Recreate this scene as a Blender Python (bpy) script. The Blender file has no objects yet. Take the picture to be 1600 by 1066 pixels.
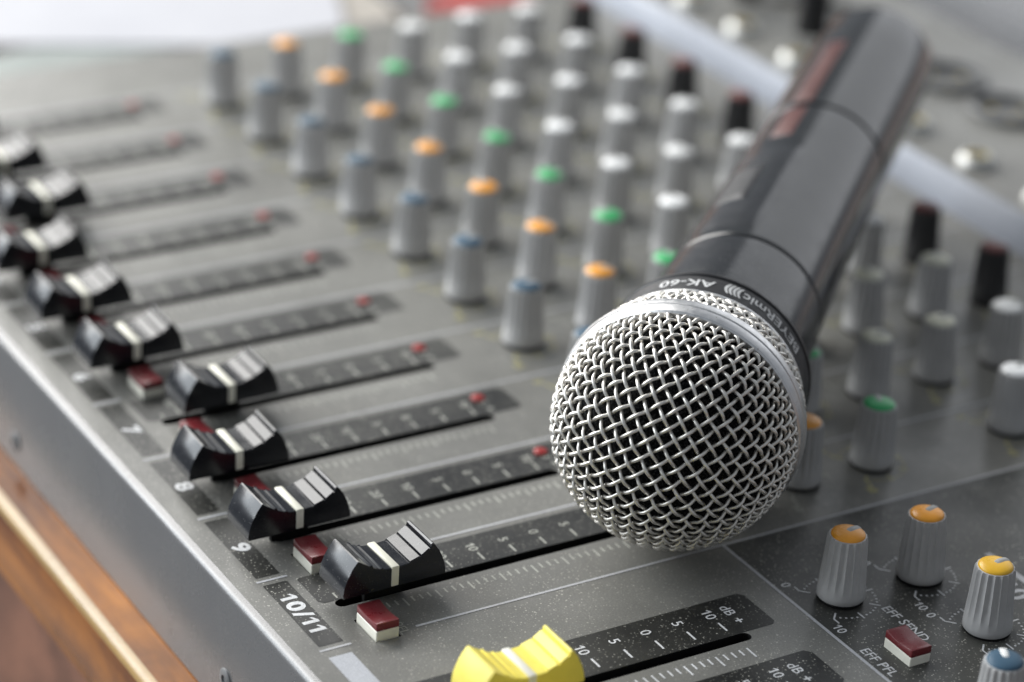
import bpy, bmesh, math, random
from mathutils import Matrix, Vector

random.seed(7)
S = 0.001                      # everything below is written in millimetres
PI = math.pi
sc = bpy.context.scene
col = sc.collection

# ------------------------------------------------------------------ camera
cam_d = bpy.data.cameras.new('camera')
cam = bpy.data.objects.new('camera', cam_d)
col.objects.link(cam)
CAM = Vector((0.39148192, -0.20415888, 0.2892752))
ROT = Matrix(((0.5107376, -0.4105672, 0.75536857),
              (0.85761604, 0.18162913, -0.48115028),
              (0.06034759, 0.89355774, 0.44487384)))
cam.matrix_world = Matrix.Translation(CAM) @ ROT.to_4x4()
cam_d.sensor_fit = 'HORIZONTAL'
cam_d.sensor_width = 36.0
cam_d.lens = 96.548
cam_d.clip_start = 0.01
cam_d.clip_end = 50.0
cam_d.dof.use_dof = True
cam_d.dof.focus_distance = 0.541
cam_d.dof.aperture_fstop = 7.8
cam_d.dof.aperture_blades = 0
sc.camera = cam

# ------------------------------------------------------------------ light
w = bpy.data.worlds.new('World')
sc.world = w
w.use_nodes = True
wb = w.node_tree.nodes['Background']
wb.inputs[0].default_value = (0.83, 0.90, 1.0, 1)
wb.inputs[1].default_value = 0.31


def area(name, loc, target, sx, sy, power, color):
    d = bpy.data.lights.new(name, 'AREA')
    d.shape = 'RECTANGLE'
    d.size = sx
    d.size_y = sy
    d.energy = power
    d.color = color
    o = bpy.data.objects.new(name, d)
    col.objects.link(o)
    o.location = loc
    o.rotation_euler = (Vector(target) - Vector(loc)).to_track_quat('-Z', 'Y').to_euler()
    return o


area('side_window_light', (-1.50, -0.20, 0.80), (-0.10, 0.10, 0.0), 1.6, 1.2, 52.0, (1.0, 0.985, 0.955))
area('front_fill_light', (-1.00, -1.12, 0.70), (-0.10, 0.10, 0.0), 1.2, 1.25, 29.0, (0.88, 0.945, 1.0))  # broad area light added to fill the faces turned to the front
area('rear_window_light', (-0.80, 1.55, 0.60), (-0.05, 0.13, 0.03), 1.2, 1.05, 4.4, (0.95, 0.97, 1.0))

sc.view_settings.view_transform = 'Standard'
sc.view_settings.look = 'None'
sc.view_settings.exposure = 0.0
sc.view_settings.gamma = 1.0


# ------------------------------------------------------------------ materials
def new_mat(name):
    m = bpy.data.materials.new(name)
    m.use_nodes = True
    nt = m.node_tree
    return m, nt, nt.nodes['Principled BSDF']


def coords(nt, scale=(1, 1, 1)):
    tc = nt.nodes.new('ShaderNodeNewGeometry')
    mp = nt.nodes.new('ShaderNodeMapping')
    mp.inputs['Scale'].default_value = scale
    nt.links.new(tc.outputs['Position'], mp.inputs['Vector'])
    return mp.outputs['Vector']


def ramp(nt, src, p0, p1, c0=(0, 0, 0, 1), c1=(1, 1, 1, 1)):
    r = nt.nodes.new('ShaderNodeValToRGB')
    r.color_ramp.elements[0].position = p0
    r.color_ramp.elements[1].position = p1
    r.color_ramp.elements[0].color = c0
    r.color_ramp.elements[1].color = c1
    nt.links.new(src, r.inputs[0])
    return r.outputs[0]


def noise(nt, vec, scale, detail=4, rough=0.6):
    n = nt.nodes.new('ShaderNodeTexNoise')
    n.inputs['Scale'].default_value = scale
    n.inputs['Detail'].default_value = detail
    n.inputs['Roughness'].default_value = rough
    nt.links.new(vec, n.inputs['Vector'])
    return n.outputs['Fac']


def mix(nt, fac, a, b, mode='MIX'):
    m = nt.nodes.new('ShaderNodeMix')
    m.data_type = 'RGBA'
    m.blend_type = mode
    for sock, v in ((m.inputs['Factor'], fac), (m.inputs['A'], a), (m.inputs['B'], b)):
        if hasattr(v, 'is_linked') or hasattr(v, 'links'):
            nt.links.new(v, sock)
        else:
            sock.default_value = v
    return m.outputs['Result']


def math_node(nt, op, a, b):
    m = nt.nodes.new('ShaderNodeMath')
    m.operation = op
    for i, v in enumerate((a, b)):
        if hasattr(v, 'links'):
            nt.links.new(v, m.inputs[i])
        else:
            m.inputs[i].default_value = v
    return m.outputs[0]


def dust_mask(nt, vec, amount=1.0):
    """small irregular specks of dust lying on a surface"""
    out = None
    for scale, lim, cover in ((900, 0.23, 0.40), (1700, 0.30, 0.35), (480, 0.12, 0.50)):
        v = nt.nodes.new('ShaderNodeTexVoronoi')
        v.inputs['Scale'].default_value = scale
        nt.links.new(vec, v.inputs['Vector'])
        dot = ramp(nt, v.outputs['Distance'], lim * 0.55 * amount, lim * amount, (1, 1, 1, 1), (0, 0, 0, 1))
        sep = nt.nodes.new('ShaderNodeSeparateColor')
        nt.links.new(v.outputs['Color'], sep.inputs[0])
        keep = ramp(nt, sep.outputs[0], cover, 1.0)
        a = math_node(nt, 'MULTIPLY', dot, keep)
        out = a if out is None else math_node(nt, 'MAXIMUM', out, a)
    n = noise(nt, vec, 28, 3)
    patch = ramp(nt, n, 0.33, 0.62, (0.08, 0.08, 0.08, 1), (1, 1, 1, 1))
    return math_node(nt, 'MULTIPLY', out, patch)


def bump(nt, bsdf, height, strength, dist):
    b = nt.nodes.new('ShaderNodeBump')
    b.inputs['Strength'].default_value = strength
    b.inputs['Distance'].default_value = dist
    nt.links.new(height, b.inputs['Height'])
    nt.links.new(b.outputs[0], bsdf.inputs['Normal'])


def painted(name, c, rough, dust=0.8, var=0.18, spec=0.5, grain=0.15, dustcol=(0.62, 0.60, 0.52, 1), film=0.10):
    m, nt, b = new_mat(name)
    vec = coords(nt)
    lo = tuple(x * (1 - var) for x in c) + (1,)
    hi = tuple(x * (1 + var) for x in c) + (1,)
    base = ramp(nt, noise(nt, vec, 45, 5), 0.3, 0.7, lo, hi)
    fine = ramp(nt, noise(nt, vec, 2600, 2), 0.35, 0.65, (0.86, 0.86, 0.86, 1), (1.12, 1.12, 1.12, 1))
    base = mix(nt, 1.0, base, fine, 'MULTIPLY')
    if dust:
        f = ramp(nt, noise(nt, vec, 19, 5, 0.65), 0.42, 0.75, (0, 0, 0, 1), (film, film, film, 1))
        base = mix(nt, f, base, (0.45, 0.44, 0.37, 1))
        d = math_node(nt, 'MULTIPLY', dust_mask(nt, vec), dust)
        base = mix(nt, d, base, dustcol)
    nt.links.new(base, b.inputs['Base Color'])
    rr = ramp(nt, noise(nt, vec, 24, 7, 0.68), 0.36, 0.66, (rough * 0.80,) * 3 + (1,), (min(1, rough * 1.3),) * 3 + (1,))
    nt.links.new(rr, b.inputs['Roughness'])
    b.inputs['Specular IOR Level'].default_value = spec
    if grain:
        bump(nt, b, noise(nt, vec, 2200, 2), grain, 0.0001)
    return m


def plastic(name, c, rough, spec=0.5, var=0.06, dust=0.0, coat=0.0, sss=0.0):
    m, nt, b = new_mat(name)
    tc = nt.nodes.new('ShaderNodeTexCoord')
    mp = nt.nodes.new('ShaderNodeMapping')
    nt.links.new(tc.outputs['Object'], mp.inputs['Vector'])
    vec = mp.outputs['Vector']
    lo = tuple(x * (1 - var) for x in c) + (1,)
    hi = tuple(x * (1 + var) for x in c) + (1,)
    base = ramp(nt, noise(nt, vec, 350, 4), 0.3, 0.7, lo, hi)
    oi = nt.nodes.new('ShaderNodeObjectInfo')
    tone = ramp(nt, oi.outputs['Random'], 0.0, 1.0, (0.90, 0.895, 0.88, 1), (1.06, 1.06, 1.06, 1))
    base = mix(nt, 1.0, base, tone, 'MULTIPLY')
    if dust:
        d = math_node(nt, 'MULTIPLY', dust_mask(nt, vec, 0.8), dust)
        base = mix(nt, d, base, (0.7, 0.68, 0.62, 1))
    nt.links.new(base, b.inputs['Base Color'])
    rr = ramp(nt, noise(nt, vec, 160, 6, 0.7), 0.35, 0.68, (rough * 0.72,) * 3 + (1,), (min(1, rough * 1.35),) * 3 + (1,))
    nt.links.new(rr, b.inputs['Roughness'])
    b.inputs['Specular IOR Level'].default_value = spec
    b.inputs['Coat Weight'].default_value = coat
    b.inputs['Coat Roughness'].default_value = 0.08
    if sss:
        b.inputs['Subsurface Weight'].default_value = sss
        b.inputs['Subsurface Radius'].default_value = (0.001, 0.0006, 0.0003)
    return m


def metal(name, c, rough, tarnish=None):
    m, nt, b = new_mat(name)
    tc = nt.nodes.new('ShaderNodeTexCoord')
    vec = tc.outputs['Object']
    base = ramp(nt, noise(nt, vec, 400, 4), 0.3, 0.7, tuple(x * 0.88 for x in c) + (1,), tuple(c) + (1,))
    if tarnish:
        t = ramp(nt, noise(nt, vec, 900, 5, 0.7), 0.60, 0.74)
        base = mix(nt, t, base, tarnish)
    nt.links.new(base, b.inputs['Base Color'])
    b.inputs['Metallic'].default_value = 1.0
    rr = ramp(nt, noise(nt, vec, 700, 3), 0.3, 0.7, (rough * 0.8,) * 3 + (1,), (rough * 1.25,) * 3 + (1,))
    nt.links.new(rr, b.inputs['Roughness'])
    return m


MAT = {}
MAT['panel'] = painted('grey_panel_paint', (0.168, 0.164, 0.150), 0.37, dust=0.9)
MAT['master'] = painted('dark_section_print', (0.036, 0.036, 0.033), 0.40, dust=0.9, film=0.16)
MAT['strip'] = painted('dark_scale_print', (0.017, 0.017, 0.016), 0.36, dust=0.9, var=0.3, film=0.09)
MAT['front'] = painted('front_paint', (0.120, 0.118, 0.117), 0.25, dust=0.0, var=0.06, grain=0.2, spec=0.65)
MAT['riser'] = painted('riser_paint', (0.29, 0.31, 0.355), 0.5, dust=0.0, var=0.08)
MAT['white_print'] = painted('white_print', (0.62, 0.62, 0.62), 0.5, dust=0.0, var=0.25)
MAT['line_print'] = painted('line_print', (0.46, 0.46, 0.47), 0.5, dust=0.0, var=0.25)
MAT['tick_print'] = painted('tick_print', (0.42, 0.42, 0.37), 0.5, dust=0.0, var=0.3)
MAT['lilac_print'] = painted('pale_label_print', (0.42, 0.43, 0.46), 0.45, dust=0.4, var=0.08)
MAT['yellow_print'] = painted('yellow_print', (0.50, 0.46, 0.20), 0.5, dust=0.0)
MAT['black_hole'] = plastic('slot_black', (0.006, 0.006, 0.006), 0.7, 0.2)
MAT['knob'] = plastic('grey_knob_plastic', (0.46, 0.455, 0.45), 0.40, 0.45, dust=0.12)
MAT['knob_dark'] = plastic('black_knob_plastic', (0.034, 0.033, 0.034), 0.42, 0.5)
MAT['orange'] = plastic('orange_cap', (0.80, 0.33, 0.025), 0.33, 0.5, dust=0.1)
MAT['amber'] = plastic('amber_cap', (0.88, 0.50, 0.03), 0.33, 0.5, dust=0.1)
MAT['green'] = plastic('green_cap', (0.03, 0.42, 0.13), 0.35, 0.5)
MAT['white'] = plastic('white_cap', (0.88, 0.88, 0.87), 0.4, 0.4)
MAT['cream'] = plastic('cream_cap', (0.66, 0.65, 0.52), 0.4, 0.4)
MAT['blue'] = plastic('blue_cap', (0.045, 0.095, 0.145), 0.5, 0.3)
MAT['dark_red'] = plastic('dark_red_cap', (0.16, 0.045, 0.04), 0.4, 0.4)
MAT['pointer'] = plastic('pointer_grey', (0.38, 0.38, 0.37), 0.45, 0.4)
MAT['fader'] = plastic('fader_black', (0.006, 0.007, 0.010), 0.20, 0.55, dust=0.16)
MAT['stripe'] = plastic('fader_white', (0.80, 0.78, 0.66), 0.4, 0.4)
MAT['yellow'] = plastic('fader_yellow', (0.86, 0.73, 0.13), 0.38, 0.45, var=0.03, dust=0.05)
MAT['ystripe'] = plastic('fader_pale_stripe', (0.82, 0.80, 0.72), 0.4, 0.4)
MAT['btn_white'] = plastic('button_cream', (0.82, 0.80, 0.70), 0.42, 0.4)
MAT['btn_red'] = plastic('button_red', (0.16, 0.018, 0.022), 0.32, 0.5, dust=0.35)
MAT['lamp'] = plastic('red_lamp', (0.30, 0.018, 0.016), 0.4, 0.5)
MAT['screw'] = painted('painted_screw', (0.17, 0.17, 0.17), 0.5, dust=0.0)
MAT['chrome'] = metal('chrome', (0.62, 0.62, 0.60), 0.55)
MAT['brass'] = metal('brass', (0.55, 0.45, 0.18), 0.35)
MAT['wire'] = metal('grille_wire', (0.79, 0.765, 0.715), 0.45, tarnish=(0.42, 0.27, 0.14, 1))
MAT['ring'] = metal('ring_metal', (0.72, 0.72, 0.72), 0.36, tarnish=(0.42, 0.40, 0.37, 1))
MAT['mic'] = plastic('mic_black', (0.017, 0.018, 0.019), 0.17, 0.5, var=0.2)
MAT['mic_sleeve'] = plastic('mic_sleeve_black', (0.020, 0.021, 0.023), 0.20, 0.5, var=0.2, dust=0.15)
MAT['mic_satin'] = plastic('mic_collar_black', (0.022, 0.022, 0.024), 0.5, 0.3, var=0.2)
MAT['mic_gloss'] = plastic('mic_gloss', (0.012, 0.012, 0.013), 0.10, 0.5)
MAT['mic_groove'] = plastic('mic_groove', (0.006, 0.006, 0.007), 0.4, 0.4)
MAT['mic_red'] = plastic('mic_red_strip', (0.07, 0.009, 0.005), 0.42, 0.5)
MAT['mic_print'] = plastic('mic_print', (0.62, 0.62, 0.62), 0.5, 0.3, var=0.2)
MAT['plug'] = plastic('plug_black', (0.012, 0.012, 0.013), 0.4, 0.4)
MAT['paper'] = painted('paper', (0.44, 0.44, 0.465), 0.7, dust=0.0, var=0.03)
MAT['beige'] = painted('beige_card', (0.36, 0.33, 0.29), 0.6, dust=0.0, var=0.08)
MAT['folder'] = painted('folder', (0.23, 0.255, 0.24), 0.55, dust=0.0, var=0.1)
MAT['redbox'] = painted('red_card', (0.34, 0.035, 0.03), 0.5, dust=0.0, var=0.1)
MAT['greybox'] = painted('grey_case', (0.12, 0.12, 0.118), 0.5, dust=0.0, var=0.1)


def foam_material():
    m, nt, b = new_mat('black_foam')
    vec = coords(nt)
    c = ramp(nt, noise(nt, vec, 2500, 3), 0.48, 0.72, (0.003, 0.003, 0.003, 1), (0.06, 0.06, 0.06, 1))
    nt.links.new(c, b.inputs['Base Color'])
    b.inputs['Roughness'].default_value = 0.95
    b.inputs['Specular IOR Level'].default_value = 0.1
    bump(nt, b, noise(nt, vec, 1500, 3), 1.0, 0.0006)
    return m


def wood_material():
    m, nt, b = new_mat('varnished_wood')
    vec = coords(nt, (6, 42, 42))
    n = noise(nt, vec, 1.6, 8, 0.62)
    c = ramp(nt, n, 0.34, 0.68, (0.11, 0.032, 0.007, 1), (0.55, 0.205, 0.034, 1))
    n2 = noise(nt, coords(nt), 38, 4)
    c = mix(nt, ramp(nt, n2, 0.42, 0.68, (0, 0, 0, 1), (0.75, 0.75, 0.75, 1)), c, (0.12, 0.045, 0.018, 1))
    nt.links.new(c, b.inputs['Base Color'])
    b.inputs['Specular IOR Level'].default_value = 0.35
    b.inputs['Roughness'].default_value = 0.22
    bump(nt, b, n, 0.06, 0.0005)
    return m


MAT['foam'] = foam_material()
MAT['wood'] = wood_material()
MAT['edge_highlight'] = painted('edge_highlight_wood', (0.36, 0.23, 0.085), 0.3, dust=0.0, var=0.2)  # worn pale edge, with the bevel's highlight put into the colour
MAT['apron'] = painted('apron_wood', (0.19, 0.085, 0.05), 0.5, dust=0.0, var=0.35)


# ------------------------------------------------------------------ mesh helpers
def link_mesh(name, me, mat, parent=None, loc=(0, 0, 0), rotz=0.0):
    o = bpy.data.objects.new(name, me)
    col.objects.link(o)
    if parent is not None:
        o.parent = parent
        pl = Vector(parent.get('origin_mm', (0, 0, 0)))
        o.location = (Vector(loc) - pl) * S if parent.type == 'EMPTY' else Vector(loc) * S
    else:
        o.location = Vector(loc) * S
    o.rotation_euler = (0, 0, rotz)
    if mat and not me.materials:
        me.materials.append(MAT[mat])
    return o


def empty(name, origin, label, cat, group=None):
    o = bpy.data.objects.new(name, None)
    col.objects.link(o)
    o.location = Vector(origin) * S
    o['origin_mm'] = list(origin)
    o['label'] = label
    o['category'] = cat
    if group:
        o['group'] = group
    o.empty_display_size = 0.01
    return o


def to_mesh(name, bm, smooth=None):
    bmesh.ops.scale(bm, vec=(S, S, S), verts=bm.verts)
    me = bpy.data.meshes.new(name)
    if smooth is not None:
        bm.normal_update()
        for f in bm.faces:
            f.smooth = True
        for e in bm.edges:
            if len(e.link_faces) == 2 and e.calc_face_angle(0) > smooth:
                e.smooth = False
            elif len(e.link_faces) != 2:
                e.smooth = False
    bm.to_mesh(me)
    bm.free()
    return me


def box(bm, x0, x1, y0, y1, z0, z1, bev=0.0, seg=2):
    r = bmesh.ops.create_cube(bm, size=1)
    vs = r['verts']
    for v in vs:
        v.co = Vector(((x0 + x1) / 2 + v.co.x * (x1 - x0), (y0 + y1) / 2 + v.co.y * (y1 - y0), (z0 + z1) / 2 + v.co.z * (z1 - z0)))
    if bev:
        es = set()
        for v in vs:
            es.update(v.link_edges)
        bmesh.ops.bevel(bm, geom=list(es), offset=bev, segments=seg, affect='EDGES', profile=0.5)


def quad(bm, x0, x1, y0, y1, z):
    bm.faces.new([bm.verts.new((x, y, z)) for x, y in ((x0, y0), (x1, y0), (x1, y1), (x0, y1))])


def poly(bm, pts, z):
    f = bm.faces.new([bm.verts.new((x, y, z)) for x, y in pts])
    f.normal_update()
    if f.normal.z < 0:
        f.normal_flip()


def lathe(bm, prof, n=48, cap0=False, cap1=False):
    rings = []
    for r, z in prof:
        rings.append([bm.verts.new((r * math.cos(2 * PI * i / n), r * math.sin(2 * PI * i / n), z)) for i in range(n)])
    for a, b in zip(rings, rings[1:]):
        for i in range(n):
            j = (i + 1) % n
            bm.faces.new((a[i], a[j], b[j], b[i]))
    if cap0:
        bm.faces.new(list(reversed(rings[0])))
    if cap1:
        bm.faces.new(rings[-1])
    return rings


def extrude_profile(bm, prof, a0, a1, axis='x', cap=True):
    """prof: list of (p, z); p is y for axis x and x for axis y"""
    def mk(a):
        return [bm.verts.new((a, p, z) if axis == 'x' else (p, a, z)) for p, z in prof]
    A, B = mk(a0), mk(a1)
    n = len(prof)
    for i in range(n):
        j = (i + 1) % n
        bm.faces.new((A[i], A[j], B[j], B[i]))
    if cap:
        bm.faces.new(A)
        bm.faces.new(list(reversed(B)))
    bmesh.ops.recalc_face_normals(bm, faces=bm.faces)


def tube(bm, pts, r, n=6, normals=None):
    rings = []
    m = len(pts)
    ref = None
    for k in range(m):
        t = (pts[min(k + 1, m - 1)] - pts[max(k - 1, 0)]).normalized()
        up = normals[k] if normals else (ref or (Vector((0, 0, 1)) if abs(t.z) < 0.9 else Vector((1, 0, 0))))
        a = t.cross(up).normalized()
        b = a.cross(t).normalized()
        ref = b
        rings.append([bm.verts.new(pts[k] + a * (r * math.cos(2 * PI * i / n)) + b * (r * math.sin(2 * PI * i / n))) for i in range(n)])
    for A, B in zip(rings, rings[1:]):
        for i in range(n):
            j = (i + 1) % n
            bm.faces.new((A[i], A[j], B[j], B[i]))
    bm.faces.new(list(reversed(rings[0])))
    bm.faces.new(rings[-1])


_text = {}


def text_verts(s, size, shear=0.0, bold=0.0):
    """(verts, faces) of a flat string, centred on the origin, cap height = size (mm)"""
    key = (s, shear, bold)
    if key not in _text:
        cu = bpy.data.curves.new('t', 'FONT')
        cu.body = s
        cu.align_x = 'CENTER'
        cu.resolution_u = 3
        cu.shear = shear
        cu.offset = bold
        ob = bpy.data.objects.new('t', cu)
        col.objects.link(ob)
        me = bpy.data.meshes.new_from_object(ob)
        vs = [v.co.copy() for v in me.vertices]
        fs = [tuple(p.vertices) for p in me.polygons]
        bpy.data.objects.remove(ob)
        bpy.data.curves.remove(cu)
        bpy.data.meshes.remove(me)
        _text[key] = (vs, fs)
    vs, fs = _text[key]
    k = size / 0.69
    return [(v.x * k, (v.y - 0.345) * k) for v in vs], fs


ONE = [(0.18, 0.0), (0.33, 0.0), (0.33, 0.69), (0.21, 0.69), (0.03, 0.53), (0.03, 0.42), (0.18, 0.53)]


def glyph_run(s, size, bold):
    """strings of figures, set singly so that the ones carry a flag"""
    adv = {'1': 0.46, '/': 0.40}
    k = size / 0.69
    total = sum(adv.get(c, 0.58) for c in s)
    x = -total / 2
    vs, fs = [], []
    thin = max(0.0, 0.035 - bold)
    for c in s:
        a = adv.get(c, 0.58)
        n = len(vs)
        if c == '1':
            o1 = [(px + (thin if 0.1 < px < 0.2 else 0.0), py) for px, py in ONE]
            vs += [((x + px + 0.02) * k, (py - 0.345) * k) for px, py in o1]
            fs.append(tuple(range(n, n + len(ONE))))
        else:
            v, f = text_verts(c, size, 0, bold)
            vs += [(vx + (x + a / 2) * k, vy) for vx, vy in v]
            fs += [tuple(n + i for i in p) for p in f]
        x += a
    return vs, fs


def add_text(bm, s, size, x, y, z, shear=0.0, bold=0.0, stretch=1.0):
    if '1' in s:
        vs, fs = glyph_run(s, size, bold)
    else:
        vs, fs = text_verts(s, size, shear, bold)
    b = [bm.verts.new((x + vx * stretch, y + vy, z)) for vx, vy in vs]
    for f in fs:
        try:
            fc = bm.faces.new([b[i] for i in f])
            fc.normal_update()
            if fc.normal.z < 0:
                fc.normal_flip()
        except ValueError:
            pass


# ------------------------------------------------------------------ table and the things lying behind
P = 27.5
FLOOR = -29.5

table = empty('wooden_table', (-300, 300, FLOOR - 40), 'varnished brown wooden table under the grey console', 'table')
bm = bmesh.new()
prof = [(-9.7 + 2.3 * (1 - math.cos(PI / 12 * k)), FLOOR - 2.3 + 2.3 * math.sin(PI / 12 * k)) for k in range(7)] + [ (900, FLOOR), (900, FLOOR - 20), (-8.7, FLOOR - 20), (-9.7, FLOOR - 18.5)]
extrude_profile(bm, prof, -1300, 500, 'x')
link_mesh('tabletop', to_mesh('tabletop', bm, 0.6), 'wood', table)
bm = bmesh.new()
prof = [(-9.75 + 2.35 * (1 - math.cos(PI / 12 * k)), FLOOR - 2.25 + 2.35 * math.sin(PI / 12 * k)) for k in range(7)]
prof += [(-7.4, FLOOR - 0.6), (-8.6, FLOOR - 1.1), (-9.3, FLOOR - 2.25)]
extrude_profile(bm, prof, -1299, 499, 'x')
link_mesh('worn_edge_highlight', to_mesh('worn_edge_highlight', bm, 0.6), 'edge_highlight', table)  # thin strip added over the bevel to carry the bright edge line
bm = bmesh.new()
box(bm, -1250, 450, -6, 14, FLOOR - 130, FLOOR - 20.2, 1.0)
link_mesh('apron', to_mesh('apron', bm), 'apron', table)


def flat_thing(name, label, cat, mat, cx, cy, sx, sy, z0, h, rot, bev=0.3):
    bm = bmesh.new()
    box(bm, -sx / 2, sx / 2, -sy / 2, sy / 2, 0, h, bev)
    o = link_mesh(name, to_mesh(name, bm), mat, None, (cx, cy, z0), rot)
    o['label'] = label
    o['category'] = cat
    return o


flat_thing('folder', 'grey green folder lying on the table beside the console end', 'folder', 'folder', -352, 50, 60, 230, FLOOR, 3, 0.10)
flat_thing('paper_sheet', 'bright white paper sheets lying past the left end of the console', 'paper', 'paper', -477, 158, 205, 172, FLOOR, 4, -0.395)
flat_thing('card', 'beige card between the white paper and the dark grey case', 'card', 'beige', -385, 206, 90, 50, FLOOR, 2, -0.2)
flat_thing('carton', 'red blurred carton behind the farthest white capped knobs', 'box', 'redbox', -347, 250, 34, 30, FLOOR + 5, 8, 0.35, 0.8)
flat_thing('equipment_case', 'dark grey flat case beyond the far end of the console', 'case', 'greybox', -400, 330, 140, 196, FLOOR, 5, 0.02, 1.5)

# ------------------------------------------------------------------ mixing console
XL, XR = -307.0, 120.0
YT = 256.0
desk = empty('mixing_console', (-93, 170, FLOOR), 'grey audio mixing console with rows of coloured knobs and faders', 'mixing console')


def cen(ch):
    return -13.75 - (10 - ch) * P


SLOT_Y0, SLOT_Y1, SLOT_H = 17.0, 85.6, 1.35
slots = [cen(c) for c in range(1, 11)] + [31.0, 54.0]


def slot_outline(cx, n=6):
    pts = []
    for i in range(n + 1):
        a = PI * i / n
        pts.append((cx + SLOT_H * math.cos(a), SLOT_Y1 - SLOT_H + SLOT_H * math.sin(a)))
    for i in range(n + 1):
        a = PI + PI * i / n
        pts.append((cx + SLOT_H * math.cos(a), SLOT_Y0 + SLOT_H + SLOT_H * math.sin(a)))
    return pts


BUT = []                        # push buttons: x0, y0
for ch in range(1, 11):
    b = -(10 - ch) * P
    BUT.append((b - 6.8, 17.9))
BUT.append((45.7, 107.2))
BW, BH = 8.3, 5.0

bm = bmesh.new()


def loop(pts):
    vs = [bm.verts.new((x, y, 0)) for x, y in pts]
    return [bm.edges.new((vs[i], vs[(i + 1) % len(vs)])) for i in range(len(vs))]


edges = loop([(XL + 2, 2), (XR, 2), (XR, YT), (XL + 2, YT)])
holes = [slot_outline(c) for c in slots]
for x, y in BUT:
    g = 0.35
    holes.append([(x - g, y - g), (x + BW + g, y - g), (x + BW + g, y + BH + g), (x - g, y + BH + g)])
for h in holes:
    edges += loop(h)
bmesh.ops.triangle_fill(bm, use_beauty=True, edges=edges)
for f in bm.faces:
    f.normal_update()
    if f.normal.z < 0:
        f.normal_flip()
link_mesh('top_panel', to_mesh('top_panel', bm), 'panel', desk)

# dark troughs under the openings
for i, h in enumerate(holes):
    bm = bmesh.new()
    top = [bm.verts.new((x, y, 0)) for x, y in h]
    mid = [bm.verts.new((x, y, -1.2)) for x, y in h]
    low = [bm.verts.new((x, y, -9)) for x, y in h]
    n = len(h)
    for a, b in ((top, mid), (mid, low)):
        for k in range(n):
            j = (k + 1) % n
            bm.faces.new((a[k], a[j], b[j], b[k]))
    bm.faces.new(low)
    link_mesh('fader_slot' if i < len(slots) else 'button_opening', to_mesh('slot', bm), 'black_hole', desk)

# front face with its rounded upper edge, left end, riser, rear deck
bm = bmesh.new()
prof = [(2.0, 0.0)]
for i in range(1, 9):
    a = PI / 2 * i / 8
    prof.append((2.0 - 2.0 * math.sin(a), -2.0 + 2.0 * math.cos(a)))
prof += [(0.0, FLOOR + 0.3), (1.2, FLOOR + 0.3), (1.2, -3.0), (2.0, -2.0)]
extrude_profile(bm, prof, XL + 2, XR, 'x')
link_mesh('front_panel', to_mesh('front_panel', bm, 0.5), 'front', desk)
bm = bmesh.new()
prof = [(XL + 2.0, 0.0)]
for i in range(1, 7):
    a = PI / 2 * i / 6
    prof.append((XL + 2.0 - 2.0 * math.sin(a), -2.0 + 2.0 * math.cos(a)))
prof += [(XL, FLOOR + 0.3), (XL + 2.0, FLOOR + 0.3)]
extrude_profile(bm, prof, 0.3, 420, 'y')
link_mesh('end_panel', to_mesh('end_panel', bm, 0.5), 'front', desk)
bm = bmesh.new()
box(bm, XR + 0.02, XR + 2.0, 0.3, 420, FLOOR + 0.3, -0.02, 0.6)
link_mesh('end_panel', to_mesh('end_panel', bm), 'front', desk)
DZ = 9.0
bm = bmesh.new()
prof = [(YT, 0.0), (YT + 2.6, DZ - 1.2), (YT + 3.2, DZ - 0.4), (YT + 4.2, DZ), (YT + 4.2, -5), (YT, -5)]
extrude_profile(bm, prof, XL + 2, XR, 'x')
link_mesh('riser', to_mesh('riser', bm, 0.6), 'riser', desk)
bm = bmesh.new()
prof = [(YT + 4.2, DZ), (336, DZ), (337.5, DZ - 0.4), (338.2, DZ - 1.5), (338.2, -5), (YT + 4.2, -5)]
extrude_profile(bm, prof, XL + 2, XR, 'x')
link_mesh('rear_deck', to_mesh('rear_deck', bm, 0.6), 'panel', desk)
bm = bmesh.new()
prof = [(338.2, DZ - 2.5), (341, DZ - 4), (420, DZ - 9), (420, FLOOR + 0.3), (338.2, FLOOR + 0.3)]
extrude_profile(bm, prof, XL + 2, XR, 'x')
link_mesh('rear_slope', to_mesh('rear_slope', bm, 0.6), 'front', desk)

# screws on the front face
bm = bmesh.new()
lathe(bm, [(2.4, 0), (2.3, 0.3), (1.9, 0.55), (1.0, 0.6), (0.9, 0.2)], 20, cap1=True)
bmesh.ops.rotate(bm, verts=bm.verts, matrix=Matrix.Rotation(PI / 2, 3, 'X'))
me = to_mesh('screw', bm, 0.6)
for x, z in ((-140.4, -22.7), (-27.4, -20.8)):
    link_mesh('screw', me, 'screw', desk, (x, 0, z))

# ---- printing on the panel
bm = bmesh.new()
quad(bm, 0.6, XR, 100.9, YT - 2, 0.03)
link_mesh('section_print', to_mesh('section_print', bm), 'master', desk)


def scale_strip(cx, x0, y1, kind):
    """dark printed strip left of a slot, with its ticks and figures"""
    bm = bmesh.new()
    r = 1.2
    e = SLOT_H + 0.05
    pts = [(x0, 14.3), (-e - 1.0, 14.3), (-e, 15.3), (-e, y1 - 5.5), (-e + 0.6, y1 - 4.0), (-e, y1 - 1.0), (-e - 0.8, y1), (x0 + r, y1), (x0, y1 - r)]
    pts = [(x0, 14.3), (-e - 1.0, 14.3), (-e, 15.3), (-e, y1 - 0.9), (-e - 0.9, y1), (x0 + r, y1), (x0, y1 - r)]
    poly(bm, pts, 0.05)
    return bm


TICKS = [(82.2, '10'), (74.7, '5'), (67.2, '0'), (59.9, '5'), (52.4, '10'), (44.9, '20'), (37.4, '30'), (29.9, '40'), (22.4, '60')]


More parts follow.
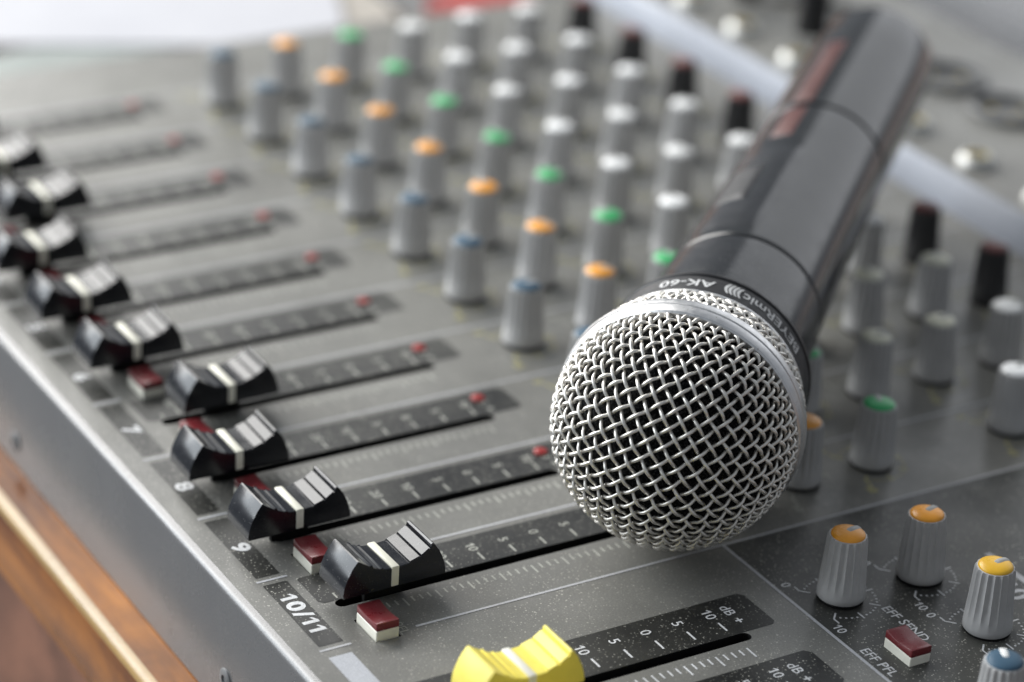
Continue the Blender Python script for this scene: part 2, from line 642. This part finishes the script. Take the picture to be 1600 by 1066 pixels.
def strip_print(tx0, tx1, nx, size):
    bm = bmesh.new()
    for y, s in TICKS:
        quad(bm, tx0, tx1, y - 0.22, y + 0.22, 0.09)
        add_text(bm, s, size, nx, y, 0.09, bold=0.005)
    add_text(bm, 'dB', size, nx + 0.2, 86.6, 0.09, bold=0.005)
    add_text(bm, '+', size, nx + 4.2, 86.6, 0.09, bold=0.02)
    quad(bm, tx0 + 1.2, tx0 + 3.2, 18.2, 18.6, 0.09)
    return bm


def comb(x0, x1, xs):
    bm = bmesh.new()
    for i in range(33):
        y = 82.1 - 1.86 * i
        quad(bm, x0, x1 if i % 4 == 0 else xs, y - 0.2, y + 0.2, 0.06)
    return bm


me_strip = to_mesh('scale_strip', scale_strip(0, -11.9, 94.0, 0))
me_print = to_mesh('scale_figures', strip_print(-5.2, -2.4, -7.6, 2.1))
me_comb = to_mesh('tick_comb', comb(3.7, 6.6, 5.5))
me_strip2 = to_mesh('main_scale_strip', scale_strip(0, -13.9, 93.0, 1))
me_print2 = to_mesh('main_scale_figures', strip_print(-6.3, -3.2, -9.6, 2.3))
me_comb2 = to_mesh('main_tick_comb', comb(3.6, 7.0, 5.6))
for ch in range(1, 11):
    c = cen(ch)
    s = link_mesh('scale_strip', me_strip, 'strip', desk, (c, 0, 0))
    link_mesh('scale_figures', me_print, 'tick_print', s)
    link_mesh('tick_marks', me_comb, 'tick_print', desk, (c, 0, 0))
for c in (31.0, 54.0):
    s = link_mesh('scale_strip', me_strip2, 'strip', desk, (c, 0, 0))
    link_mesh('scale_figures', me_print2, 'white_print', s)
    link_mesh('tick_marks', me_comb2, 'white_print', desk, (c, 0, 0))

# channel labels and divider lines
bm = bmesh.new()
quad(bm, -25.9, -1.5, 7.0, 12.3, 0.05)
me_lab = to_mesh('channel_label', bm)
bm = bmesh.new()
quad(bm, -0.3, 0.3, 6.4, 13.2, 0.07)
quad(bm, -0.3, 0.3, 27.5, YT - 2.5, 0.07)
me_div = to_mesh('divider_line', bm)
for ch in range(1, 11):
    b = -(10 - ch) * P
    o = link_mesh('channel_label', me_lab, 'strip', desk, (b, 0, 0))
    bm = bmesh.new()
    add_text(bm, '10/11' if ch == 10 else str(ch), 3.5, -13.6, 9.65, 0.10, bold=0.04, stretch=1.3)
    link_mesh('channel_number', to_mesh('channel_number', bm), 'white_print', o)
    link_mesh('divider_line', me_div, 'line_print', desk, (b, 0, 0))
link_mesh('divider_line', me_div, 'line_print', desk, (-10 * P, 0, 0))
bm = bmesh.new()
quad(bm, 2.7, 34, 6.9, 11.9, 0.05)
o = link_mesh('main_label', to_mesh('main_label', bm), 'lilac_print', desk)
bm = bmesh.new()
quad(bm, 0.3, XR, 100.05, 100.75, 0.07)
link_mesh('divider_line', to_mesh('divider_line', bm), 'line_print', desk)
bm = bmesh.new()
quad(bm, 26.5, 60, 148.6, 150.2, 0.07)
add_text(bm, '10', 5.0, 40.5, 144.6, 0.07, bold=0.03)
link_mesh('section_heading', to_mesh('section_heading', bm), 'line_print', desk)

# lettering beside the buttons
bm = bmesh.new()
add_text(bm, 'EFF SEND', 2.25, 41.0, 116.5, 0.07, bold=0.008)
add_text(bm, 'EFF PFL', 2.25, 50.0, 102.9, 0.07, bold=0.008)
link_mesh('button_lettering', to_mesh('button_lettering', bm), 'white_print', desk)
bm = bmesh.new()
add_text(bm, 'PFL', 2.1, -0.6, 24.6, 0.07)
me_pfl = to_mesh('pfl_lettering', bm)
for ch in range(1, 11):
    link_mesh('button_lettering', me_pfl, 'tick_print', desk, (-(10 - ch) * P, 0, 0))


# ---- dial scales printed round the knobs
def dial(figures):
    bm = bmesh.new()
    for i in range(31):
        a = math.radians(225 - 270 * i / 30)
        ca, sa = math.cos(a), math.sin(a)
        if i % 5 == 0:
            r0, r1, wd = 6.0, 8.3, 0.19
            n = Vector((-sa, ca, 0)) * wd
            p0, p1 = Vector((ca * r0, sa * r0, 0.07)), Vector((ca * r1, sa * r1, 0.07))
            bm.faces.new([bm.verts.new(v) for v in (p0 - n, p1 - n, p1 + n, p0 + n)])
        else:
            cx, cy = ca * 7.5, sa * 7.5
            bm.faces.new([bm.verts.new((cx + 0.27 * math.cos(k * PI / 3), cy + 0.27 * math.sin(k * PI / 3), 0.07)) for k in range(6)])
    for sgn in (-1, 1):
        x, y = sgn * 5.87, -5.87
        quad(bm, min(x, x + sgn * 1.7), max(x, x + sgn * 1.7), y - 0.18, y + 0.18, 0.068)
    if figures:
        add_text(bm, '0', 2.1, -8.9, -7.0, 0.07, bold=0.012)
        add_text(bm, '10', 2.1, 9.4, -7.0, 0.07, bold=0.012)
    bmesh.ops.recalc_face_normals(bm, faces=bm.faces)
    for f in bm.faces:
        if f.normal.z < 0:
            f.normal_flip()
    return to_mesh('dial_scale', bm)


me_dial = dial(True)
me_dial_y = dial(True)
me_dial_w = dial(True)
DIALS = {'tick_print': me_dial, 'yellow_print': me_dial_y, 'white_print': me_dial_w}


# ---- rotary knobs
def knob_body_mesh():
    bm = bmesh.new()
    NF, SUB = 18, 6
    n = NF * SUB
    prof = [(4.8, 0.7, 0), (5.0, 0.95, 0), (4.98, 2.0, 0.0), (4.9, 3.0, 0.12), (4.8, 4.4, 0.5), (4.64, 6.4, 0.9), (4.44, 9.2, 1.0), (4.28, 11.6, 1.0), (4.16, 13.7, 1.0), (4.08, 14.35, 0.8), (3.85, 14.75, 0.25), (3.55, 14.8, 0)]
    rings = []
    for r, z, d in prof:
        ring = []
        for i in range(n):
            a = 2 * PI * i / n
            t = (i % SUB) / SUB
            rr = r - 0.55 * d * math.sin(PI * t) ** 0.85
            ring.append(bm.verts.new((rr * math.cos(a), rr * math.sin(a), z)))
        rings.append(ring)
    for A, B in zip(rings, rings[1:]):
        for i in range(n):
            j = (i + 1) % n
            bm.faces.new((A[i], A[j], B[j], B[i]))
    bm.faces.new(rings[-1])
    bm.faces.new(list(reversed(rings[0])))
    return to_mesh('knob_body', bm, 0.7)


def knob_cap_mesh():
    bm = bmesh.new()
    lathe(bm, [(3.50, 14.6), (3.50, 14.95), (3.38, 15.15), (2.9, 15.40), (2.0, 15.62), (1.0, 15.72)], 32, cap1=True)
    return to_mesh('knob_cap', bm, 0.9)


def knob_pointer_mesh():
    bm = bmesh.new()
    prof = [(0.0, 15.74), (0.7, 15.86), (1.8, 15.78), (2.8, 15.55), (3.45, 15.25), (3.75, 14.85)]
    top = []
    for x, z in prof:
        wd = 0.72
        top.append([bm.verts.new((x, -wd, z - 0.16)), bm.verts.new((x, -wd * 0.55, z + 0.06)), bm.verts.new((x, wd * 0.55, z + 0.06)), bm.verts.new((x, wd, z - 0.16))])
    for A, B in zip(top, top[1:]):
        for i in range(3):
            bm.faces.new((A[i], B[i], B[i + 1], A[i + 1]))
    # round nose at the centre
    nose = [bm.verts.new((-0.62 * math.sin(PI * i / 6), -0.62 * math.cos(PI * i / 6), 15.60)) for i in range(1, 6)]
    bm.faces.new([top[0][3], top[0][2], top[0][1], top[0][0]] + nose)
    bmesh.ops.recalc_face_normals(bm, faces=bm.faces)
    return to_mesh('knob_pointer', bm, 0.8)


def knob_seat_mesh():
    bm = bmesh.new()
    lathe(bm, [(4.75, 0.02), (4.75, 0.45), (4.6, 0.6), (4.0, 0.6)], 32)
    return to_mesh('knob_seat', bm, 0.6)


def variant(me, mat):
    m = me.copy()
    m.materials.clear()
    m.materials.append(MAT[mat])
    return m


kb = knob_body_mesh()
kc = knob_cap_mesh()
kp = variant(knob_pointer_mesh(), 'pointer')
ks = variant(knob_seat_mesh(), 'black_hole')
KB = {k: variant(kb, k) for k in ('knob', 'knob_dark')}
KC = {k: variant(kc, k) for k in ('orange', 'amber', 'green', 'white', 'cream', 'blue', 'dark_red')}
kp_white = variant(kp, 'white')


def knob(x, y, cap, rot, body='knob', dial_mat='tick_print', pointer=None):
    o = link_mesh('rotary_knob', KB[body], None, desk, (x + random.uniform(-.15, .15), y + random.uniform(-.15, .15), random.uniform(-.1, .25)), rot)
    o.rotation_euler = (math.radians(random.uniform(-1.3, 1.3)), math.radians(random.uniform(-1.3, 1.3)), rot)
    if body == 'knob_dark':
        o.scale = (0.94, 0.94, 1.0)
    link_mesh('knob_cap', KC[cap], None, o)
    link_mesh('pointer', pointer or kp, None, o)
    link_mesh('knob_seat', ks, None, o)
    d = link_mesh('dial_scale', DIALS[dial_mat], dial_mat, desk, (x, y, 0))
    return o


ROWS = [110.5, 130.9, 150.7, 170.8, 190.5, 210.7, 229.8]
CAPS = ['blue', 'orange', 'green', 'white', 'white', 'white', 'dark_red']
for ch in range(1, 11):
    x = cen(ch) - 1.4
    for r, y in enumerate(ROWS):
        if ch == 10 and r == 3:
            continue
        cap = CAPS[r]
        if r in (3, 4, 5) and ch in (8, 9) and not (ch == 9 and r == 5):
            cap = 'cream'
        k = knob(x, y, cap, math.radians(random.uniform(60, 200)) if r else math.radians(random.uniform(80, 100)),
                 'knob_dark' if r == 6 else 'knob', 'tick_print' if r % 2 else 'yellow_print')
for x, y, cap, rot in ((27.6, 110.1, 'orange', 105), (27.8, 130.4, 'orange', 112), (49.7, 130.1, 'amber', 100), (77.3, 109.6, 'blue', 150)):
    knob(x, y, cap, math.radians(rot), dial_mat='white_print', pointer=kp_white if cap == 'blue' else None)


# ---- fader caps
def cap_mesh(steps=True):
    hw = 5.0
    prof = [(-11.4, 4.3), (-11.5, 5.2), (-11.2, 7.0), (-10.5, 8.9), (-9.6, 10.6), (-8.55, 11.95), (-8.2, 12.0), (-7.6, 11.55),
            (-5.55, 10.25), (-5.45, 10.45), (-5.15, 10.40), (-5.0, 9.85), (-3.15, 9.05), (-3.05, 9.25), (-2.75, 9.2), (-2.6, 8.85), (-0.9, 8.65),
            (0.9, 8.65), (3.2, 8.75), (3.35, 9.1), (5.4, 9.75), (5.55, 9.45), (5.75, 9.45), (5.9, 9.95), (7.55, 11.05), (7.7, 10.8), (7.85, 10.85), (8.0, 11.75), (8.35, 12.0), (8.75, 11.75),
            (9.8, 10.3), (10.7, 8.4), (11.3, 6.4), (11.55, 5.0), (11.5, 4.3)]
    bm = bmesh.new()
    secs = []
    for x, ins in ((-hw, 0.18), (-hw + 0.18, 0.0), (hw - 0.18, 0.0), (hw, 0.18)):
        secs.append([bm.verts.new((x, y, z - (ins if z > 8 else 0) * 0.7)) for y, z in prof])
    n = len(prof)
    for A, B in zip(secs, secs[1:]):
        for i in range(n):
            j = (i + 1) % n
            bm.faces.new((A[i], A[j], B[j], B[i]))
    bm.faces.new(secs[0])
    bm.faces.new(list(reversed(secs[-1])))
    bmesh.ops.recalc_face_normals(bm, faces=bm.faces)
    return to_mesh('fader_cap', bm, 0.5)


def stripe_mesh():
    bm = bmesh.new()
    hw = 5.0
    box(bm, -hw - 0.16, hw + 0.16, -0.85, 0.85, 4.45, 8.98, 0.2, 2)
    return to_mesh('fader_stripe', bm, 0.6)


def stem_mesh():
    bm = bmesh.new()
    box(bm, -0.6, 0.6, -4.2, 4.2, -7, 5.0, 0.1, 1)
    return to_mesh('fader_stem', bm)


fc = cap_mesh()
fst = stripe_mesh()
fsm = variant(stem_mesh(), 'black_hole')
FC = {k: variant(fc, k) for k in ('fader', 'yellow')}
FS = {k: variant(fst, k) for k in ('stripe', 'ystripe')}
FY = {10: 27.3, 9: 20.4, 8: 20.1, 7: 31.3, 6: 21.0, 5: 20.4, 4: 20.9, 3: 33.2, 2: 32.6, 1: 30.0}
for ch, y in FY.items():
    o = link_mesh('fader_cap', FC['fader'], None, desk, (cen(ch) + random.uniform(-.15, .15), y, random.uniform(-.1, .2)))
    o.rotation_euler = (math.radians(random.uniform(-.8, .8)), math.radians(random.uniform(-1.5, 1.5)), math.radians(random.uniform(-1.2, 1.2)))
    link_mesh('stripe', FS['stripe'], None, o)
    link_mesh('stem', fsm, None, o)
o = link_mesh('fader_cap', FC['yellow'], None, desk, (31.0, 31.8, 0))
o['label'] = 'yellow fader cap with pale stripe'
link_mesh('stripe', FS['ystripe'], None, o)
link_mesh('stem', fsm, None, o)
o = link_mesh('fader_cap', FC['yellow'], None, desk, (54.0, 31.0, 0))
link_mesh('stripe', FS['ystripe'], None, o)
link_mesh('stem', fsm, None, o)

# ---- push buttons
bm = bmesh.new()
box(bm, 0, BW, 0, BH, -5, 1.95, 0.15, 1)
me_bb = to_mesh('push_button', bm)
bm = bmesh.new()
nx = 8
prof = [(0.0, 1.98)]
prof += [(BW, 1.98)]
for i in range(nx + 1):
    t = i / nx
    prof.append((BW * (1 - t), 3.75 - 0.40 * math.sin(PI * t)))
va = []
for yy in (0.0, BH):
    va.append([bm.verts.new((x, yy, z)) for x, z in prof])
n = len(prof)
for i in range(n):
    j = (i + 1) % n
    bm.faces.new((va[0][i], va[0][j], va[1][j], va[1][i]))
bm.faces.new(va[0])
bm.faces.new(list(reversed(va[1])))
bmesh.ops.recalc_face_normals(bm, faces=bm.faces)
bmesh.ops.bevel(bm, geom=[e for e in bm.edges if e.calc_face_angle(0) > 0.6], offset=0.22, segments=2, affect='EDGES', profile=0.5)
me_bt = to_mesh('button_top', bm, 0.5)
for x, y in BUT:
    o = link_mesh('push_button', me_bb, 'btn_white', desk, (x, y, random.uniform(-.15, .15)))
    o.rotation_euler = (math.radians(random.uniform(-1, 1)), math.radians(random.uniform(-1, 1)), 0)
    link_mesh('button_top', me_bt, 'btn_red', o)

# ---- red clip lamps
bm = bmesh.new()
lathe(bm, [(1.55, 0), (1.55, 0.5), (1.3, 0.62), (1.0, 0.72), (0.5, 0.76)], 20, cap1=True)
me_led = to_mesh('clip_lamp', bm, 0.9)
for ch in range(1, 11):
    link_mesh('clip_lamp', me_led, 'lamp', desk, (cen(ch) - 8.7, 86.4, 0.06))

# ---- sockets on the rear deck
bm = bmesh.new()
lathe(bm, [(5.2, 0), (5.15, 0.8), (4.9, 1.8), (4.4, 2.6), (3.9, 2.95), (3.3, 3.1), (3.2, -2.0)], 28, cap1=True)
me_jack = to_mesh('jack_socket', bm, 0.5)
bm = bmesh.new()
lathe(bm, [(3.15, 2.0), (3.15, 3.12), (2.2, 3.3), (2.1, 2.0)], 24)
me_jacki = to_mesh('jack_bush', bm, 0.5)
bm = bmesh.new()
lathe(bm, [(11.5, 0), (11.5, 1.6), (10.8, 2.2), (9.6, 2.2), (9.3, 0.3), (5, 0.2)], 36, cap1=True)
me_xlr = to_mesh('microphone_socket', bm, 0.5)
bm = bmesh.new()
for k in range(3):
    a = PI / 2 + k * 2 * PI / 3
    x, y = 5.2 * math.cos(a), 5.2 * math.sin(a)
    r = bmesh.ops.create_circle(bm, cap_ends=True, segments=12, radius=1.3)
    bmesh.ops.translate(bm, verts=r['verts'], vec=(x, y, 0.5))
me_pin = to_mesh('socket_pins', bm)
for ch in range(1, 11):
    c = cen(ch)
    j = link_mesh('jack_socket', me_jack, 'chrome', desk, (c - 1.5, 269.5, DZ))
    link_mesh('jack_bush', me_jacki, 'brass', j)
    x = link_mesh('microphone_socket', me_xlr, 'greybox', desk, (c, 303.0, DZ))
    link_mesh('socket_contacts', me_pin, 'brass', x)


def plug(x, y, label):
    t = empty('jack_plug', (x, y, DZ), label, 'plug', 'plugs standing in the rear sockets')
    bm = bmesh.new()
    lathe(bm, [(4.4, 3.3), (4.8, 3.6), (4.8, 22), (4.3, 24), (3.0, 26), (2.9, 34), (2.2, 38)], 28, cap0=True, cap1=True)
    link_mesh('plug_barrel', to_mesh('plug_barrel', bm, 0.5), 'plug', t, (x, y, DZ))
    bm = bmesh.new()
    pts = []
    for i in range(25):
        s = i / 24
        pts.append(Vector((-30 * s * s - 30 * s ** 3, 60 * s * s + 60 * s ** 3, 36 + 58 * s - 70 * s * s)))
    tube(bm, pts, 2.1, 10)
    link_mesh('cable', to_mesh('cable', bm, 0.9), 'plug', t, (x, y, DZ))


plug(-219.5, 283.0, 'black jack plug in the rear socket nearest the microphone end')
plug(-252.3, 283.0, 'black jack plug cut by the top edge, farther from the microphone')

# ------------------------------------------------------------------ microphone
AX = Vector((-0.65573, 0.75267, 0.05927)).normalized()
BALL = Vector((-5.57, 89.3, 28.0))
mic = empty('microphone', (BALL.x, BALL.y, BALL.z), 'black handheld microphone with silver woven ball grille lying across the knobs', 'microphone')
# local +z runs from the ball to the tail; local +x is the upper side
zx = AX
xx = (Vector((0, 0, 1)) - zx * zx.z).normalized()
yy = zx.cross(xx)
mic.rotation_euler = Matrix((xx, yy, zx)).transposed().to_euler()
mic['origin_mm'] = [0, 0, 0]


def mlink(name, bm, mat, smooth=0.6, parent=None):
    return link_mesh(name, to_mesh(name, bm, smooth), mat, parent or mic)


def fix(bm):
    bmesh.ops.recalc_face_normals(bm, faces=bm.faces)
    return bm


# woven ball
RB = 24.75
PITCH = 2.66
AMP = 0.42
WR = 0.39
GROT = math.radians(54)
bm = bmesh.new()
lim = RB * math.radians(93)
nw = int(lim / PITCH)


def sph(s, t, h):
    r = math.hypot(s, t)
    th = r / RB
    if r < 1e-9:
        d = Vector((0, 0, -1))
    else:
        c, q = s / r, t / r
        d = Vector((math.sin(th) * (c * math.cos(GROT) - q * math.sin(GROT)), math.sin(th) * (c * math.sin(GROT) + q * math.cos(GROT)), -math.cos(th)))
    return d * (RB + h), d


def wavey(u):
    c = math.cos(u)
    return math.copysign(abs(c) ** 0.8, c)


wob = [{i: random.uniform(-0.05, 0.05) for i in range(-nw, nw + 1)} for _ in (0, 1)]
for fam in (0, 1):
    for i in range(-nw, nw + 1):
        a = i * PITCH
        half = math.sqrt(max(0, lim * lim - a * a))
        if half < 1.5:
            continue
        n = max(4, int(2 * half / PITCH * 6))
        pts, nrm = [], []
        for k in range(n + 1):
            b = -half + 2 * half * k / n
            h = AMP * wavey(PI * b / PITCH + PI * i) * (1 if fam == 0 else -1)
            aj = a + 0.06 * math.sin(b * 0.31 + i * 2.1 + fam) + 0.03 * math.sin(b * 0.83 + i * 4.7) + wob[fam][i]
            p_, d_ = sph(aj, b, h) if fam == 0 else sph(b, aj, h)
            pts.append(p_)
            nrm.append(d_)
        tube(bm, pts, WR, 7, nrm)
o = mlink('wire_grille', bm, 'wire', 1.2)
o['kind'] = 'stuff'

bm = bmesh.new()
bmesh.ops.create_uvsphere(bm, u_segments=48, v_segments=32, radius=RB - 1.7)
mlink('foam_lining', bm, 'foam', 3)

# ring round the ball
bm = bmesh.new()
prof = [(24.0, 0.6), (25.35, 0.7), (25.75, 1.1), (25.95, 2.1), (25.95, 3.3), (25.6, 3.45), (25.6, 3.75), (26.0, 3.9), (26.05, 5.4), (25.7, 6.3), (25.2, 6.9), (24.0, 7.0)]
lathe(bm, prof, 128)
mlink('grille_ring', fix(bm), 'ring', 0.5)

# woven neck behind the ring
NZ0, NZ1 = 6.6, 16.0


def neck_r(z):
    t = (z - NZ0) / (NZ1 - NZ0)
    return 25.1 - 2.2 * t - 0.6 * t * t


bm = bmesh.new()
NWI = 50
slope = math.hypot(1, 2.8 / (NZ1 - NZ0))
for fam in (1, -1):
    for i in range(NWI):
        a0 = 2 * PI * i / NWI
        pts, nrm = [], []
        L = (NZ1 - NZ0) * slope
        n = 24
        for k in range(n + 1):
            v = L * k / n
            z = NZ0 + v / slope
            ang = a0 + fam * v / 22.8
            # crossings with the other family come every half step of angle
            ph = PI * (2 * v / 22.8) / (2 * PI / NWI)
            h = 0.32 * math.cos(ph + PI * i) * fam
            d = Vector((math.cos(ang), math.sin(ang), 0.35)).normalized()
            pts.append(Vector((neck_r(z) * math.cos(ang), neck_r(z) * math.sin(ang), z)) + d * h)
            nrm.append(d)
        tube(bm, pts, 0.40, 6, nrm)
o = mlink('neck_grille', bm, 'wire', 1.2)
o['kind'] = 'stuff'
bm = bmesh.new()
lathe(bm, [(23.9, 6.2), (22.6, 11), (21.0, 16.5)], 64)
mlink('neck_lining', fix(bm), 'foam', 1)
bm = bmesh.new()
lathe(bm, [(21.0, 15.6), (22.6, 15.7), (22.85, 16.0), (22.85, 16.4), (22.6, 16.7), (21.0, 16.8)], 96)
mlink('neck_rim', fix(bm), 'ring', 0.6)

# printed collar
bm = bmesh.new()
CR0, CR1, CZ0, CZ1 = 22.6, 22.45, 16.8, 23.6
lathe(bm, [(21.0, CZ0), (CR0 - 0.25, CZ0 + 0.05), (CR0, CZ0 + 0.3), (CR1, CZ1 - 0.5), (CR1 - 0.4, CZ1), (18.0, CZ1 + 0.1)], 128)
collar = mlink('collar', fix(bm), 'mic_satin', 0.5)


def wrap_text(bm, s, size, ang, z, r, stretch=1.0, bold=0.02):
    """lettering on the collar, tops of the letters towards the ball; ang = angle of its middle"""
    vs, fs = text_verts(s, size, 0, bold)
    b = []
    for vx, vy in vs:
        a = ang - vx * stretch / r
        b.append(bm.verts.new((r * math.cos(a), r * math.sin(a), z - vy)))
    for f in fs:
        try:
            bm.faces.new([b[i] for i in f])
        except ValueError:
            pass


def collar_text():
    bm = bmesh.new()
    zt, r = 19.9, CR0 + 0.06
    wrap_text(bm, 'BEYERmic', 2.7, math.radians(40), zt, r, 1.02, 0.012)
    for i in range(4):
        wrap_text(bm, ')', 2.7, math.radians(16.5 - i * 2.3), zt, r, 1.0, 0.03)
    wrap_text(bm, 'AK-60', 2.7, math.radians(-12), zt, r, 1.15, 0.012)
    bmesh.ops.recalc_face_normals(bm, faces=bm.faces)
    return bm


link_mesh('collar_lettering', to_mesh('collar_lettering', collar_text()), 'mic_print', collar)

# gap, sleeve, body
bm = bmesh.new()
lathe(bm, [(18.0, 23.5), (22.0, 23.8), (22.5, 24.3), (22.4, 25.2), (21.6, 25.9), (18.0, 26.4)], 96)
mlink('shock_ring', fix(bm), 'mic_groove', 0.6)
bm = bmesh.new()
lathe(bm, [(17.0, 26.2), (18.6, 26.3), (18.9, 26.8), (18.9, 27.6), (18.87, 30), (18.75, 40), (18.45, 50), (18.4, 51.2), (18.37, 51.5), (18.1, 51.8), (16.5, 51.9)], 96)
mlink('sleeve', fix(bm), 'mic_sleeve', 0.5)
bm = bmesh.new()
lathe(bm, [(16.4, 51.5), (17.6, 51.8), (17.6, 52.7), (16.4, 53)], 96)
lathe(bm, [(14.5, 128.4), (15.75, 128.8), (15.75, 130.2), (14.5, 130.5)], 96)
mlink('body_groove', fix(bm), 'mic_groove', 0.5)
bm = bmesh.new()
lathe(bm, [(16.5, 52.4), (18.0, 52.6), (18.22, 53.1), (18.2, 53.8), (18.15, 56), (17.6, 75), (16.9, 105), (16.7, 115), (16.55, 126), (16.5, 127.8), (16.48, 128.3), (16.2, 128.7), (14.8, 128.9)], 96)
mlink('body', fix(bm), 'mic', 0.5)
bm = bmesh.new()
lathe(bm, [(14.8, 129.8), (16.1, 130.0), (16.4, 130.4), (16.4, 131), (16.38, 133), (16.2, 155), (15.9, 180), (15.6, 195), (15.2, 197.5), (13.8, 199), (8.0, 199.4)], 96, cap1=True)
mlink('tail_cap', fix(bm), 'mic', 0.5)


# switch plate and red strip on the left flank
def shell(name, a0, a1, z0, z1, rfun, lift, mat, parent=None, corner=0.0):
    bm = bmesh.new()
    na, nz = 14, 12
    grid = []
    for k in range(nz + 1):
        z = z0 + (z1 - z0) * k / nz
        row = []
        for i in range(na + 1):
            a = math.radians(a0 + (a1 - a0) * i / na)
            edge = i in (0, na) or k in (0, nz)
            r = rfun(z) + (lift if not edge else -0.05)
            row.append(bm.verts.new((r * math.cos(a), r * math.sin(a), z)))
        grid.append(row)
    for A, B in zip(grid, grid[1:]):
        for i in range(na):
            bm.faces.new((A[i], A[i + 1], B[i + 1], B[i]))
    bmesh.ops.recalc_face_normals(bm, faces=bm.faces)
    return mlink(name, bm, mat, 0.9, parent)


def body_r(z):
    tab = [(52, 18.3), (75, 17.6), (105, 16.9), (130, 16.6), (147, 16.5), (149.5, 16.4), (175, 16.0), (205, 15.0), (222, 14.2)]
    for (z0, r0), (z1, r1) in zip(tab, tab[1:]):
        if z <= z1:
            return r0 + (r1 - r0) * (z - z0) / (z1 - z0)
    return 14.0


sw = shell('switch_plate', -52, 6, 57, 104, body_r, 0.22, 'mic_sleeve')
shell('switch_slider', -42, -16, 72, 92, lambda z: body_r(z) + 0.22, 0.45, 'mic_satin', sw)
shell('red_strip', -30, -11, 110, 127.5, body_r, 0.2, 'mic_red')
shell('red_strip', -30, -11, 131.2, 172, body_r, 0.2, 'mic_red')

sc.render.engine = 'CYCLES'
sc.render.resolution_x = 1024
sc.render.resolution_y = 682
